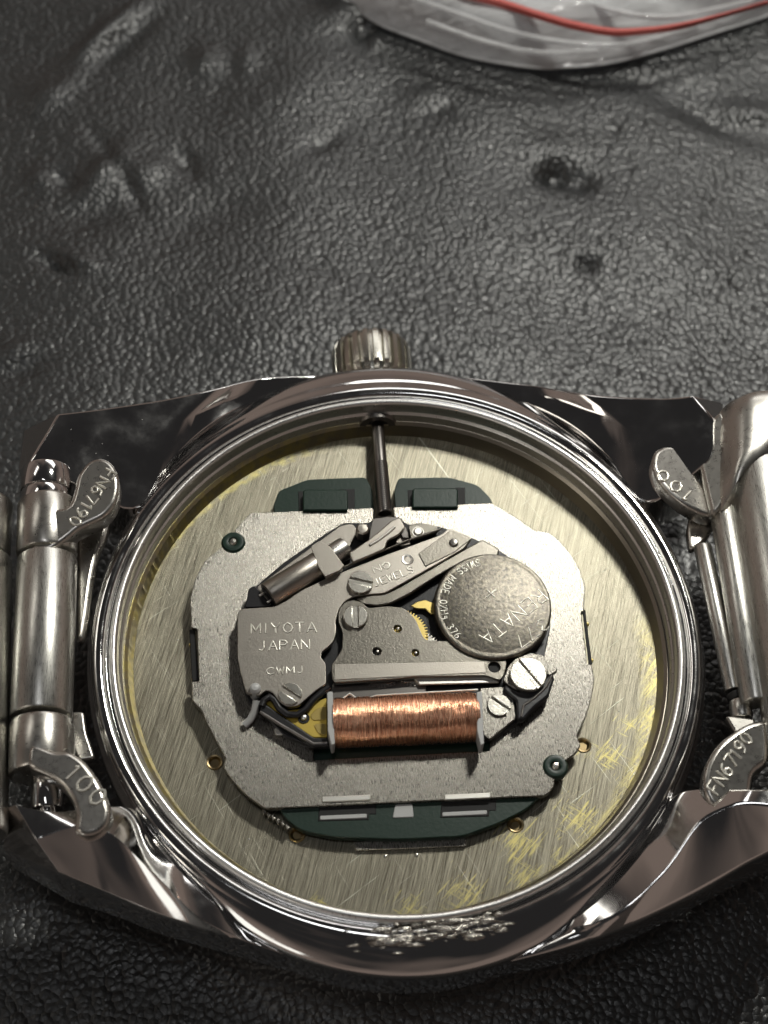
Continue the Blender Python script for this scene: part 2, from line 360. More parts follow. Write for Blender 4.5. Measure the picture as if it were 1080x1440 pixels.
# ================================================================= LEATHER
dents = [  # px, py, depth, rx, ry (mm), turn
 (783, 238, -1.8, 1.5, 1.3, .3), (818, 250, -1.0, 1.4, 1.2, .3), (772, 205, .35, 2.5, 1.6, 0), (826, 368, -1.1, .8, .65, 0), (823, 350, .2, 1.3, .8, 0), (1038, 390, -.5, .4, .6, 0),
 (82, 374, -1.7, 2.0, .5, -.5), (106, 374, .8, 2.2, .8, -.4), (150, 240, .9, 3.5, 1.4, .9), (90, 253, -.8, 1.6, .8, -.5), (60, 250, .6, 1.6, 1.3, -.5), (200, 245, .7, 2.3, 1.7, .3),
 (150, 215, -.7, .5, 3.2, .5), (185, 270, -.6, .5, 3., .4), (262, 230, -.8, .9, 1.8, .4), (150, 45, .9, .9, 5., -.75), (170, 60, -.6, 1.2, 5., -.75), (100, 110, .6, 1.3, 5., -.7),
 (290, 85, .7, 1.6, 1.9, 0), (345, 85, .5, 1., 2., 0), (515, 42, -1.2, 1.4, 1.6, 0), (527, 55, .9, .8, 1.4, 0), (500, 20, 1.0, 5, 2.2, .3),
 (455, 200, -.5, 2.2, .8, .6), (450, 375, -.35, .35, 2.0, .7), (600, 138, .4, 1.6, 1.2, 0), (612, 152, -.4, 1.4, 1.2, 0), (865, 178, -.3, .6, 1.2, 0),
 (1010, 165, -.8, 6, 1.3, -.55), (1060, 160, .9, 3, 1.7, -.3), (1070, 170, -.9, 2.4, .9, -.5), (930, 115, -.5, 7, 1.6, -.35), (20, 500, .5, 2, 1.5, .3), (30, 520, -.5, 2, 1, .3),
 (60, 130, .5, 2, 3, .6), (300, 300, -.4, 5, 2.5, .4), (130, 300, -.5, 4, 2, .2), (900, 300, .5, 9, 6, .2), (700, 180, .4, 7, 5, 0), (420, 130, .6, 8, 4, .5)]
D = [(P(a, b, 0).xy, d*.72, rx*.8, ry*.8, t) for a, b, d, rx, ry, t in dents]
xs = np.unique(np.concatenate([np.linspace(-260, -45, 24), np.arange(-45, 56, .42), np.linspace(56, 260, 24)]))
ys = np.unique(np.concatenate([np.linspace(-220, -30, 24), np.arange(-30, 82, .42), np.linspace(82, 300, 26)]))
XX, YY = np.meshgrid(xs, ys); ZZ = np.zeros_like(XX)
for c, d, rx, ry, t in D:
    dx, dy = XX-c.x, YY-c.y; ct, st = math.cos(t), math.sin(t)
    a = (dx*ct+dy*st)/rx; b = (-dx*st+dy*ct)/ry; ZZ += d*np.exp(-(a*a+b*b)*1.1)
ZZ += .5*np.sin(XX*.07+YY*.05+1)*np.sin(YY*.06-XX*.03) + .18*np.sin(XX*.31+YY*.22)*np.sin(YY*.27-.15*XX+2)
# the leather is pressed down evenly under the watch
core = np.clip((28-np.sqrt((XX-.4)**2+(YY-.6)**2))/6, 0, 1); ZZ = ZZ*(1-core)
vs = np.stack([XX.ravel(), YY.ravel(), ZZ.ravel()], 1); nx, ny = len(xs), len(ys)
idx = np.arange(nx*ny).reshape(ny, nx)
fs = np.stack([idx[:-1, :-1].ravel(), idx[:-1, 1:].ravel(), idx[1:, 1:].ravel(), idx[1:, :-1].ravel()], 1)
me = bpy.data.meshes.new('leather_surface'); me.from_pydata(vs.tolist(), [], fs.tolist()); me.shade_smooth(); me.materials.append(M['leather'])
tag(link('leather_surface', me), 'black pebble-grained leather lying under the watch, with dents and creases', None, None, 'structure')

# ================================================================= PLASTIC BAG
bag = empty('plastic_bag', (P(850, 40, 0).x, P(850, 40, 0).y, 0), 'clear plastic zip bag with a red stripe lying on the leather behind the watch', 'bag')
edge = [(440, -40), (480, -8), (530, 28), (590, 52), (660, 76), (750, 91), (800, 90), (860, 84), (930, 66), (1000, 44), (1080, 18), (1180, -25)]
E0 = [P(a, b, .8).xy for a, b in edge]
def resample(pts, n):
    pts = [Vector(p) for p in pts]; L = [0]
    for a, b in zip(pts, pts[1:]): L.append(L[-1] + (b-a).length)
    out = []
    for i in range(n):
        t = L[-1]*i/(n-1); k = max(j for j in range(len(L)) if L[j] <= t+1e-9); k = min(k, len(pts)-2)
        f = (t-L[k])/(L[k+1]-L[k]); 
        p0, p1, p2, p3 = pts[max(k-1, 0)], pts[k], pts[k+1], pts[min(k+2, len(pts)-1)]
        out.append(.5*((2*p1)+(p2-p0)*f+(2*p0-5*p1+4*p2-p3)*f*f+(3*p1-p0-3*p2+p3)*f**3))
    return out
E0 = resample(E0, 150)
def film(z0, amp, seed, name, inset):
    vs, fs = [], []; rows = 70
    for j in range(rows):
        s = j/(rows-1)*34 + inset
        for i, e in enumerate(E0):
            x = e.x + s*.10; y = e.y + s
            rise = z0*(1-math.exp(-s/1.2))
            crease = noise.noise(Vector((x*.06+seed, y*.33-x*.05, seed)))*amp + (1-abs(noise.noise(Vector((x*.10, y*.55+x*.10, seed+5))))*2.4)*amp*.28
            vs.append((x, y, .35 + max(.05, rise + crease*min(1, s/1.5+.12))))
    n_ = len(E0)
    for j in range(rows-1):
        for i in range(n_-1): a = j*n_+i; fs.append((a, a+1, a+n_+1, a+n_))
    o = mesh(name, vs, fs, M['film'], bag, 180)
    md = o.modifiers.new('s', 'SOLIDIFY'); md.thickness = .06
    return o
film(3.4, 2.6, 3.1, 'top_film', 0); film(1.0, 1.0, 9.7, 'bottom_film', .3)
tube('welded_hem', [(e.x+.03, e.y+.08, .45) for e in E0], .13, M['film'], bag)
def bagline(px, z): return [Vector((*P(a, b, z).xy, z)) for a, b in px]
rs = resample([p for p in bagline([(640, -12), (700, 3), (760, 22), (810, 36), (860, 45), (900, 44), (950, 38), (1010, 24), (1080, 4)], 4.4)], 60)
vs, fs = [], []
for i, p in enumerate(rs):
    t = i/59; w = .40 if t < .35 else .40-(t-.35)*.55; w = max(w, .1)
    for a, b in ((-w, -.1), (-w*.5, .25), (w*.5, .25), (w, -.1)): vs.append((p.x, p.y+a, p.z+b))
for i in range(59):
    for j in range(3): a = i*4+j; fs.append((a, a+1, a+5, a+4))
o = mesh('zip_stripe', vs, fs, M['red'], bag, 60); o['label'] = 'red stripe along the zip of the bag'; o.modifiers.new('s', 'SOLIDIFY').thickness = .15
for px in ([(560, -10), (640, 18), (720, 45), (800, 60), (880, 62), (980, 38)], [(760, -14), (830, 6), (900, 22), (960, 22), (1060, 0)], [(600, 30), (680, 58), (760, 74), (840, 72)]):
    tube('zip_ridge', resample(bagline(px, 4.0), 50), .22, M['film'], bag)

# ================================================================= WATCH CASE
OX, OY = .4, .65
case = empty('watch_case', (OX, OY, 0), 'open polished steel watch case lying face down on the black leather', 'watch case')
def Rout(t):
    s2 = math.sin(t)**2; return 17.45 + (1.65 if math.sin(t) > 0 else 1.25)*s2**1.6
prof = [(15.5, 7.0, 0), (15.95, 8.3, 0), (16.14, 8.52, 0), (16.2, 8.44, 0), (16.26, 8.42, 0), (16.33, 8.52, 0), (16.42, 8.62, 0), (16.56, 8.69, 0), (16.74, 8.70, 0), (16.9, 8.66, 0), (17.04, 8.58, .1), (17.14, 8.50, .2),
        (17.18, 8.46, .3), (17.24, 8.44, .35), (17.32, 8.40, .4), (17.5, 8.24, .6), (17.72, 8.0, .9), (17.88, 7.8, 1), (17.96, 7.64, 1), (18.0, 7.4, 1), (18.0, 7.0, 1), (18.0, 6.2, 1), (18.0, 4.6, 1), (17.96, 4.4, 1), (17.85, 4.2, 1), (17.5, 3.6, 1), (16.9, 2.0, 1), (16.6, .5, 1), (16.3, .1, .5), (15.2, .05, 0)]
lip = [(14.9, 5.2, 0), (15.46, 5.6, 0), (15.46, 7.75, 0), (15.48, 7.83, 0), (15.56, 7.88, 0), (15.62, 7.96, 0), (15.64, 8.55, 0), (15.67, 8.68, 0), (15.75, 8.78, 0), (15.86, 8.82, 0), (15.97, 8.80, 0), (16.06, 8.72, 0), (16.11, 8.6, 0), (16.12, 8.3, 0)]
def body_ring(name, prof, material, seg=360):
    vs, fs = [], []; k = len(prof)
    for i in range(seg):
        t = 2*math.pi*i/seg; R = Rout(t)
        for r, z, w in prof:
            q = r + w*(R-18); vs.append((OX+q*math.cos(t), OY+q*math.sin(t), z))
    for i in range(seg):
        j = (i+1) % seg
        for u in range(k-1): fs.append((i*k+u, j*k+u, j*k+u+1, i*k+u+1))
    return mesh(name, vs, fs, material, case, 75)
body_ring('case_body', prof, M['polished'])
body_ring('rim_lip', lip, M['lip'])
# crystal under the case
lathe('crystal', [(0, .03), (15.3, .03), (15.3, 1.4), (0, 1.4)], (OX, OY, 0), M['black'], case, 96)

def lug(top, low, drop=4.6, name='lug'):
    """top: columns of (inner, crease, outer) surveyed points with heights; low: the two outer points of the tip facet"""
    rows = 4; vs, fs = [], []; k = len(top)
    W3 = lambda p: P(*p)
    cols = []; top = [list(q) for q in top]
    for inner, crease, outer in top:
        a, b, c = W3(inner), W3(crease), W3(outer)
        ci = [q[2] for q in top].index(outer)
        if ci >= 2:
            t = math.atan2(a.y-OY, a.x-OX); q = Rout(t)-.25; zz = (8.5, 8.4, 8.35, 8.3)[min(ci-2, 3)]
            a = Vector((OX+q*math.cos(t), OY+q*math.sin(t), zz))
        if outer is top[-1][2]:
            a.z, b.z, c.z = (6.6, 7.0, 7.2) if c.y < 0 else (7.3, 7.5, 7.72)
            t = math.atan2(c.y-OY, c.x-OX); q = Rout(t)-(.12 if c.y < 0 else .03); c.x, c.y = OX+q*math.cos(t), OY+q*math.sin(t)
            t = math.atan2(b.y-OY, b.x-OX); q = Rout(t)-.5; b.x, b.y = OX+q*math.cos(t), OY+q*math.sin(t)
        col = [a.lerp(b, t/2) for t in range(2)] + [b.lerp(c, t/2) for t in range(3)]
        cols.append(col)
    # smooth interpolation between the columns
    dense = []
    m_ = len(cols[0])
    for i in range(k-1):
        for t in range(6):
            f = t/6; col = []
            for j in range(m_):
                p0, p1, p2, p3 = (cols[max(i-1, 0)] if i > 1 else cols[i])[j], cols[i][j], cols[i+1][j], cols[min(i+2, k-1)][j]
                if i == 0: p0 = p1*2-p2
                col.append(.5*((2*p1)+(p2-p0)*f+(2*p0-5*p1+4*p2-p3)*f*f+(3*p1-p0-3*p2+p3)*f**3))
            dense.append(col)
    dense.append(cols[-1]); K = len(dense)
    for col in dense:
        vs += col
    for i in range(K-1):
        for j in range(m_-1): fs.append((i*m_+j, (i+1)*m_+j, (i+1)*m_+j+1, i*m_+j+1))
    # walls
    b0 = len(vs)
    for col in dense: vs.append(Vector((col[-1].x, col[-1].y, col[-1].z-.25)) + (col[-1]-col[0]).normalized()*.12)
    b1 = len(vs)
    for col in dense:
        d = (col[-1]-col[0]); d.z = 0
        vs.append(Vector((col[-1].x, col[-1].y, 4.4)) + d.normalized()*.05)
    b2 = len(vs)
    for col in dense: vs.append(Vector((col[0].x, col[0].y, 5.0)))
    for i in range(K-1):
        fs += [(i*m_+m_-1, (i+1)*m_+m_-1, b0+i+1, b0+i), (b0+i, b0+i+1, b1+i+1, b1+i), (b1+i, b1+i+1, b2+i+1, b2+i), (b2+i, b2+i+1, (i+1)*m_, i*m_)]
    # tip: facet then end wall
    ti, to_ = W3(low[0]), W3(low[1]); n0 = len(vs); vs += [ti, to_, Vector((ti.x, ti.y, 5.0)), Vector((to_.x, to_.y, 4.6))]
    fs += [(*range(m_), n0+1, n0), (m_-1, b0, n0+1), (b0, b1, n0+3, n0+1), (n0, n0+1, n0+3, n0+2), (0, n0, n0+2, b2), (b2, n0+2, n0+3, b1)]
    o = mesh(name, vs, fs, M['polished'], case, 26)
    bv = o.modifiers.new('b', 'BEVEL'); bv.width = .11; bv.segments = 2; bv.angle_limit = math.radians(26); bv.harden_normals = False
    return o
TZ = 11.0
lug([((38, 655, 10.1), (60, 620, 10.12), (82, 582, 10.15)),
     ((92, 673, 9.9), (118, 625, 9.95), (150, 574, 10.0)),
     ((150, 688, 9.3), (170, 640, 9.5), (230, 562, 9.6)),
     ((215, 640, 8.1), (250, 595, 9.2), (300, 547, 9.3)),
     ((300, 585, 8.0), (330, 560, 8.3), (370, 531, 8.4)),
     ((400, 550, 8.25), (425, 540, 8.4), (450, 519, 8.5))], [((26, 664, 8.3)), ((33, 604, 8.3))])
lug([((22, 1132, TZ), (50, 1180, TZ), (82, 1226, TZ-1.4)),
     ((80, 1142, 10.6), (115, 1160, 10.8), (150, 1254, 8.7)),
     ((140, 1150, 9.8), (160, 1175, 10.3), (215, 1281, 8.4)),
     ((200, 1195, 8.3), (228, 1240, 9.5), (262, 1297, 8.2)),
     ((290, 1262, 8.0), (296, 1300, 8.5), (330, 1318, 8.0)),
     ((400, 1310, 8.0), (410, 1325, 8.0), (430, 1342, 7.9))], [((8, 1136, 9.2)), ((4, 1193, 7.8))])
lug([((1006, 592, TZ), (990, 574, TZ+.05), (974, 557, TZ)),
     ((995, 650, 10.6), (960, 600, 10.7), (930, 560, 10.4)),
     ((940, 680, 9.6), (910, 615, 9.9), (870, 558, 9.8)),
     ((870, 635, 8.1), (850, 585, 9.2), (810, 552, 9.3)),
     ((790, 590, 8.0), (770, 560, 8.3), (745, 541, 8.4)),
     ((680, 550, 8.25), (665, 535, 8.4), (650, 520, 8.5))], [((1018, 590, 9.6)), ((1017, 567, 9.6))])
lug([((1110, 1110, TZ), (1105, 1135, TZ+.1), (1120, 1180, TZ-1.6)),
     ((1040, 1110, 10.4), (1035, 1130, 10.7), (1050, 1213, 8.8)),
     ((990, 1120, 9.8), (985, 1155, 10.3), (975, 1255, 8.5)),
     ((915, 1180, 8.3), (935, 1225, 9.6), (890, 1297, 8.3)),
     ((820, 1250, 8.0), (860, 1290, 8.8), (810, 1326, 8.1)),
     ((710, 1305, 8.0), (708, 1330, 8.0), (705, 1352, 8.0))], [((1130, 1115, 9.4)), ((1136, 1172, 8.2))])
# crown tube opening, pushed through the far wall
cx0 = P(531, 600, 7.2).x
rod('pendant_tube', (cx0, 15.9, 6.95), (cx0, 19.5, 6.2), .95, M['groove'], case)
lathe('tube_collar', [(.7, 0), (1.1, 0), (1.15, .25), (.7, .3)], (cx0, 15.85, 6.95), M['dark_steel'], case, 32, 'Y', True)
# crown: a fluted cylinder on its own thing
crown = empty('crown', (.35, 20.6, 5.2), 'fluted steel winding crown sticking out of the top of the case', 'crown')
vs, fs = [], []; seg = 24*12; pr = [(0, 20.1), (2.0, 20.1), (2.4, 20.35), (2.55, 20.6), (2.55, 22.6), (2.35, 23.0), (1.9, 23.25), (0, 23.35)]
for i in range(seg):
    t = 2*math.pi*i/seg; ph = (i % 12)/12
    dip = .30 if ph < .40 else 0.
    for j, (r, y) in enumerate(pr):
        q = r - (dip if 2 <= j <= 5 else 0); vs.append((.2+q*math.cos(t), y-.1, 5.15+q*math.sin(t)))
k = len(pr)
for i in range(seg):
    j = (i+1) % seg
    for u in range(k-1): fs.append((i*k+u, j*k+u, j*k+u+1, i*k+u+1))
mesh('knurled_grip', vs, fs, M['screw'], crown, 30)
rod('stem', (cx0, 21, 6.4), (P(541, 722, 7.7).x, P(541, 722, 7.7).y, 7.75), .40, M['dark_steel'], crown, 24)
# threaded end of the stem
a = Vector((cx0, 15.9, 7.05)); b = Vector((*P(541, 722, 7.7).xy, 7.75))
seg_prof = []; L = (b-a).length; st = L*.45; s_ = st
while s_ < L: seg_prof += [(.40, s_), (.435, s_+.06), (.40, s_+.12)]; s_ += .14
rod('stem_thread', a, b, .4, M['dark_steel'], crown, 20, segs=[(.40, st)]+seg_prof)

# ================================================================= DISC AND BEVEL RING
ring = empty('dial_disc', (.3, .7, 6), 'brushed silvery disc with brass scratches filling the bottom of the case', 'disc')
holes_px = [(302, 1072), (418, 1173), (725, 1160), (820, 1048)]
ho = [P(a, b, 6.15).xy for a, b in holes_px]
me = plate_mesh([circle((.3, .75), 15.1, 200)] + [circle(h, .42, 20) for h in ho], 6.15, .5, .06, M['disc']); link('brushed_face', me, ring)
for h in ho:
    lathe('eyelet', [(.24, 6.0), (.34, 6.20), (.42, 6.22), (.47, 6.14), (.42, 5.8), (.2, 5.7)], (h.x, h.y, 0), M['dull_brass'], ring, 24)
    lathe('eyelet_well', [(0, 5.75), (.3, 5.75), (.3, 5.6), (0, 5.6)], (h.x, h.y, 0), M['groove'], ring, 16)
# worn brass bevel between disc and wall with short radial nicks
vs, fs = [], []; seg = 720
for i in range(seg):
    t = 2*math.pi*i/seg; deg = math.degrees(t) % 360
    nick = .05*random.random() if (120 < deg < 215 and (i % 4) == 0) else 0
    for r, z in ((14.95, 6.1), (15.02, 6.3), (15.2, 7.0), (15.38, 7.15), (15.44, 7.15)):
        q = r - (nick if .1 < z-6.1 < .96 else 0); vs.append((OX-.02+q*math.cos(t), OY+.03+q*math.sin(t), z))
for i in range(seg):
    j = (i+1) % seg
    for u in range(4): fs.append((i*5+u, j*5+u, j*5+u+1, i*5+u+1))
mesh('bevel_ring', vs, fs, M['tick_brass'], ring, 30)

# ================================================================= MOVEMENT
mv = empty('quartz_movement', (0, .6, 6.5), 'quartz movement with steel plates and copper coil seated in the open case', 'movement')
MZ = 7.25
# green holder
gz = 6.95
plate('spacer', [(384, 712), (392, 690), (432, 674), (515, 671), (524, 690), (530, 770), (400, 780)], gz, .55, M['green'], mv, rnd=.25)
plate('spacer', [(554, 690), (560, 672), (632, 671), (672, 682), (690, 700), (694, 712), (690, 770), (560, 770)], gz, .55, M['green'], mv, rnd=.25)
plate('spacer', [(385, 1120), (400, 1150), (424, 1168), (470, 1177), (560, 1180), (650, 1176), (700, 1158), (740, 1138), (768, 1112), (700, 1080), (430, 1080)], gz, .55, M['green'], mv, rnd=.4)
for (x0, y0, x1, y1) in ((426, 688, 489, 712), (580, 686, 644, 708)):
    t = plate('clip', [(x0, y1+6), (x0, y0+3), (x0+3, y0), (x1-3, y0), (x1, y0+3), (x1, y1+6)], gz+.52, .5, M['green'], mv, rnd=.05, bev=.09)
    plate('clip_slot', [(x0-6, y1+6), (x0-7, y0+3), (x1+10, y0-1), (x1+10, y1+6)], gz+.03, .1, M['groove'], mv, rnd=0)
for (x0, y0, x1, y1) in ((449, 1127, 527, 1152), (621, 1124, 696, 1147)):
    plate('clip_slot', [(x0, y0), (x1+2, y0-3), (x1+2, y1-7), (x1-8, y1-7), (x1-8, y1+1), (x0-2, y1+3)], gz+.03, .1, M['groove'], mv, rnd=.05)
    plate('slot_bar', [(x0+1, y1-5), (x1-11, y1-8), (x1-11, y1-2), (x0+1, y1+1)], gz+.08, .1, M['white'], mv, rnd=.08)
    plate('clip_tab', [(x0+4, y0-7), (x1-6, y0-10), (x1-6, y0-2), (x0+4, y0+1)], MZ+.1, .3, M['bright'], mv, rnd=.05)
plate('light_window', [(556, 1131), (580, 1130), (582, 1149), (552, 1150)], gz+.06, .1, M['white'], mv, rnd=.1)
plate('step_plate', [(497, 1183), (655, 1177), (656, 1190), (500, 1196)], 6.4, .3, M['nickel'], mv, rnd=.1)
for p in ((542, 1175), (586, 1173), (542, 1204), (586, 1202)):
    c = P(*p, 6.2); lathe('rivet', [(0, .07), (.08, .05), (.1, -.05)], (c.x, c.y, 6.17), M['screw'], mv, 12)
# small edge teeth at the lower left
for i in range(6):
    a = (368+i*6.5, 1139+i*4.3); plate('edge_tooth', [(a[0], a[1]), (a[0]+4, a[1]-3), (a[0]+7, a[1]+4), (a[0]+3, a[1]+7)], 6.9, .4, M['nickel'], mv, rnd=.03)
# main plate
MAIN = [(352, 721), (434, 718), (525, 714), (526, 740), (556, 740), (553, 713), (691, 707), (706, 715), (735, 733), (750, 745), (771, 748), (786, 759), (803, 779), (815, 800), (823, 824), (821, 860), (817, 861), (826, 934), (832, 934),
        (836, 955), (832, 981), (824, 1008), (811, 1035), (817, 1048), (810, 1058), (799, 1067), (782, 1078), (779, 1106), (771, 1116), (765, 1119), (560, 1128), (374, 1137), (347, 1118), (330, 1100), (320, 1087), (314, 1078), (318, 1067), (304, 1042),
        (288, 1011), (284, 999), (271, 986), (269, 958), (280, 958), (277, 884), (269, 883), (267, 842), (275, 812), (288, 789), (309, 771), (328, 762), (331, 744)]
pins = [(328, 763), (781, 1078)]
hl = [circle(P(*p, MZ).xy, .62, 24) for p in pins]
slot = [P(*p, MZ).xy for p in ((441, 1030), (688, 1020), (689, 1056), (441, 1069))]
# the holes touch the outline: notch it with the sockets instead
plate('main_plate', MAIN, MZ, .42, M['nickel'], mv, holes=[slot], bev=.05, rnd=.12)
plate('coil_well', [(438, 1015), (692, 1010), (692, 1060), (438, 1072)], MZ-.3, .15, M['green'], mv, rnd=0)
for p in pins:
    c = P(*p, MZ)
    so = lathe('locating_socket', [(.24, .02), (.30, .14), (.42, .17), (.60, .14), (.70, 0), (.70, -.4), (.2, -.4)], (c.x, c.y, MZ), M['green'], mv, 32)
    so = lathe('locating_pin', [(0, .24), (.16, .22), (.25, .1), (.25, -.3)], (c.x, c.y, MZ), M['screw'], mv, 20)
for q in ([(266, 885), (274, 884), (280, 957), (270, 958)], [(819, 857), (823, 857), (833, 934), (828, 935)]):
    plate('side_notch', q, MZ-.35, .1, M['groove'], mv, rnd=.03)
for p in ((268, 907), (272, 955), (826, 878), (832, 929)):
    c = P(*p, 6.2); lathe('edge_rivet', [(0, .12), (.09, .1), (.12, -.1)], (c.x, c.y, 6.2), M['brass'], mv, 10)
# black base carrying the works
BZ = 7.7
plate('works_base', [(362, 822), (350, 834), (344, 852), (334, 864), (333, 925), (344, 975), (352, 992), (372, 1005), (400, 1035), (440, 1050), (688, 1040), (735, 1012), (766, 985), (778, 952), (765, 925), (775, 880), (765, 820), (705, 775), (664, 756), (618, 740), (592, 735), (574, 738), (560, 727), (526, 727), (520, 735), (482, 735), (455, 752), (400, 790)], BZ, .5, M['black'], mv, bev=.06, rnd=.3)
plate('crystal_cradle', [(360, 826), (480, 738), (497, 736), (503, 748), (480, 790), (380, 852)], BZ+.12, .3, M['bridge'], mv, rnd=.25)
plate('end_block', [(350, 827), (358, 823), (382, 850), (376, 853), (345, 854)], BZ+.5, .5, M['black'], mv, rnd=.1)
# ---- MIYOTA cover
AZ = 8.45
cov = plate('cover_plate', [(334, 862), (340, 856), (386, 853), (402, 845), (422, 831), (457, 814), (540, 781), (620, 752), (632, 742), (664, 756), (652, 771), (620, 790), (541, 834), (516, 836), (497, 839), (484, 846), (476, 858), (472, 872), (473, 888), (469, 902), (461, 910), (452, 917), (451, 925),
        (458, 932), (459, 962), (448, 968), (436, 978), (420, 992), (404, 994), (392, 986), (384, 974), (374, 970), (366, 978), (346, 974), (338, 945), (334, 925)], AZ, .35, M['bridge'], mv, bev=.04, rnd=.18)
text_fit('engraved_letter', 'MIYOTA', (353, 891), (445, 889), .62, .05, AZ, M['letter'], cov)
text_fit('engraved_letter', 'JAPAN', (363, 915), (435, 913), .60, .05, AZ, M['letter'], cov)
text_fit('engraved_letter', 'CWMJ', (375, 949), (428, 946), .42, .042, AZ, M['letter'], cov)
text_fit('engraved_letter', 'NO', (527, 806), (550, 798), .42, .042, AZ, M['letter'], cov)
text_fit('engraved_letter', 'JEWELS', (528, 825), (583, 805), .46, .042, AZ, M['letter'], cov)
c = P(573, 787, AZ); lathe('countersink', [(.16, .0), (.22, .04), (.32, .05), (.38, -.02)], (c.x, c.y, AZ), M['bright'], cov, 24)
c = P(574, 787, AZ); lathe('countersink_floor', [(0, .02), (.2, .02), (.2, -.02)], (c.x, c.y, AZ), M['bridge'], cov, 20)
# raised contact patch and spring lip
plate('battery_strap', [(588, 778), (634, 745), (664, 757), (640, 776), (598, 797)], AZ+.05, .1, M['bridge2'], mv, rnd=.1)
plate('strap_lip', [(500, 841), (516, 837), (541, 835), (560, 826), (620, 791), (655, 771), (679, 758), (703, 772), (700, 782), (672, 786), (640, 796), (614, 811), (575, 836), (549, 849), (530, 852), (508, 849)], AZ-.12, .3, M['bridge2'], mv, bev=.09, rnd=.15)
c = P(638, 763, AZ+.1); lathe('strap_stud', [(0, .16), (.2, .14), (.27, .04), (.27, -.2)], (c.x, c.y, AZ+.05), M['dark_steel'], mv, 20)
tube('edge_highlight_rib', [Vector((*P(a, b, AZ-.02).xy, AZ-.02)) for a, b in ((462, 806), (500, 791), (570, 761), (620, 744))], .07, M['bridge2'], mv)
# ---- train bridge
TB = 8.4
outline = [(475, 873), (476, 857), (485, 846), (497, 843), (510, 847), (517, 855), (544, 852), (566, 854), (577, 862), (586, 873), (590, 884), (596, 897), (603, 901), (631, 901), (645, 911), (662, 920), (676, 924), (684, 918), (697, 916), (708, 920), (713, 931),
           (709, 950), (703, 957), (683, 950), (630, 951), (581, 952), (551, 955), (471, 960), (467, 956), (466, 934), (471, 928), (481, 912), (482, 890)]
hs = [circle(P(x, y, TB).xy, r, 16) for x, y, r in ((559, 884, .22), (530, 916, .24), (584, 918, .2), (695, 938, .33))]
tb = plate('train_bridge', outline, TB, .32, M['bridge2'], mv, holes=hs, bev=.045, rnd=.18)
for x, y in ((559, 884), (530, 916), (584, 918), (490, 927)):
    c = P(x, y, TB-.1); lathe('pivot', [(0, .08), (.07, .06), (.1, -.2)], (c.x+.03, c.y-.03, TB-.08), M['bright'], tb, 12)
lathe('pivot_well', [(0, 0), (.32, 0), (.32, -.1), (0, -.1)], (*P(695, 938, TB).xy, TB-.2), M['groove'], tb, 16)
plate('bridge_step', [(470, 934), (680, 930), (684, 946), (630, 948), (470, 956)], TB+.03, .05, M['bridge'], tb, rnd=.05)
plate('bridge_flange', [(581, 951), (700, 947), (702, 960), (590, 963)], TB-.28, .14, M['bright'], mv, rnd=.05)
# gears
def gear(c, r, nt, z, material, name='gear'):
    pts = []
    for i in range(nt*4):
        q = r if (i % 4) in (0, 1) else r-.16; t = 2*math.pi*i/(nt*4); pts.append(Vector((c.x+q*math.cos(t), c.y+q*math.sin(t))))
    me = plate_mesh([pts], z, .14, .01, material); me.name = name; return link(name, me, mv)
gear(P(563, 893, 8.1), 1.58, 52, 8.12, M['brass']); gear(P(584, 925, 7.95), 1.72, 56, 7.95, M['screw']); gear(P(535, 935, 8.05), 1.35, 44, 7.98, M['dark_steel'])
plate('brass_contact', [(577, 852), (586, 846), (598, 843), (610, 848), (615, 862), (606, 864), (598, 856), (586, 856)], 8.05, .1, M['brass'], mv, rnd=.1)
plate('works_shelf', [(470, 955), (600, 952), (598, 985), (480, 992), (462, 985)], 7.85, .1, M['dark_steel'], mv, rnd=.1)
tube('wire_spring', [Vector((*P(a, b, 8.0).xy, 8.0)) for a, b in ((466, 986), (480, 984), (492, 975), (502, 983), (516, 982), (530, 978), (600, 974), (672, 970))], .07, M['bright'], mv)
# ---- button cell
cz = 8.65; cc = P(693, 851, cz)
cell = empty('button_cell', (cc.x, cc.y, 7.4), 'round silver button cell with stamped lettering held in the movement', 'battery')
lathe('can', [(0, cz), (2.95, cz), (3.05, cz-.02), (3.12, cz+.0), (3.26, cz-.03), (3.34, cz-.12), (3.36, cz-.25), (3.36, cz-1.0), (3.2, cz-1.1), (0, cz-1.1)], (cc.x, cc.y, 0), M['cell'], cell, 96)
def cl_(s, a, b, hmm, r=.04): return text_fit('stamped_letter', s, a, b, hmm, r, cz, M['letter'], cell)
cl_('RENATA', (757, 829), (673, 893), .82, .038)
cl_('377', (762, 869), (722, 898), .72, .036)
cl_('+', (692, 822), (676, 836), .75, .045)
def arc_fn(r0, a0, sgn): return lambda u, v: (cc.x+(r0-v)*math.cos(a0+sgn*u/r0), cc.y+(r0-v)*math.sin(a0+sgn*u/r0))
lettering('stamped_letter', 'SWISS MADE 0%Hg 376', arc_fn(3.02, math.radians(100), 1), .25, .42, .03, cz, M['letter'], cell, gap=.4)
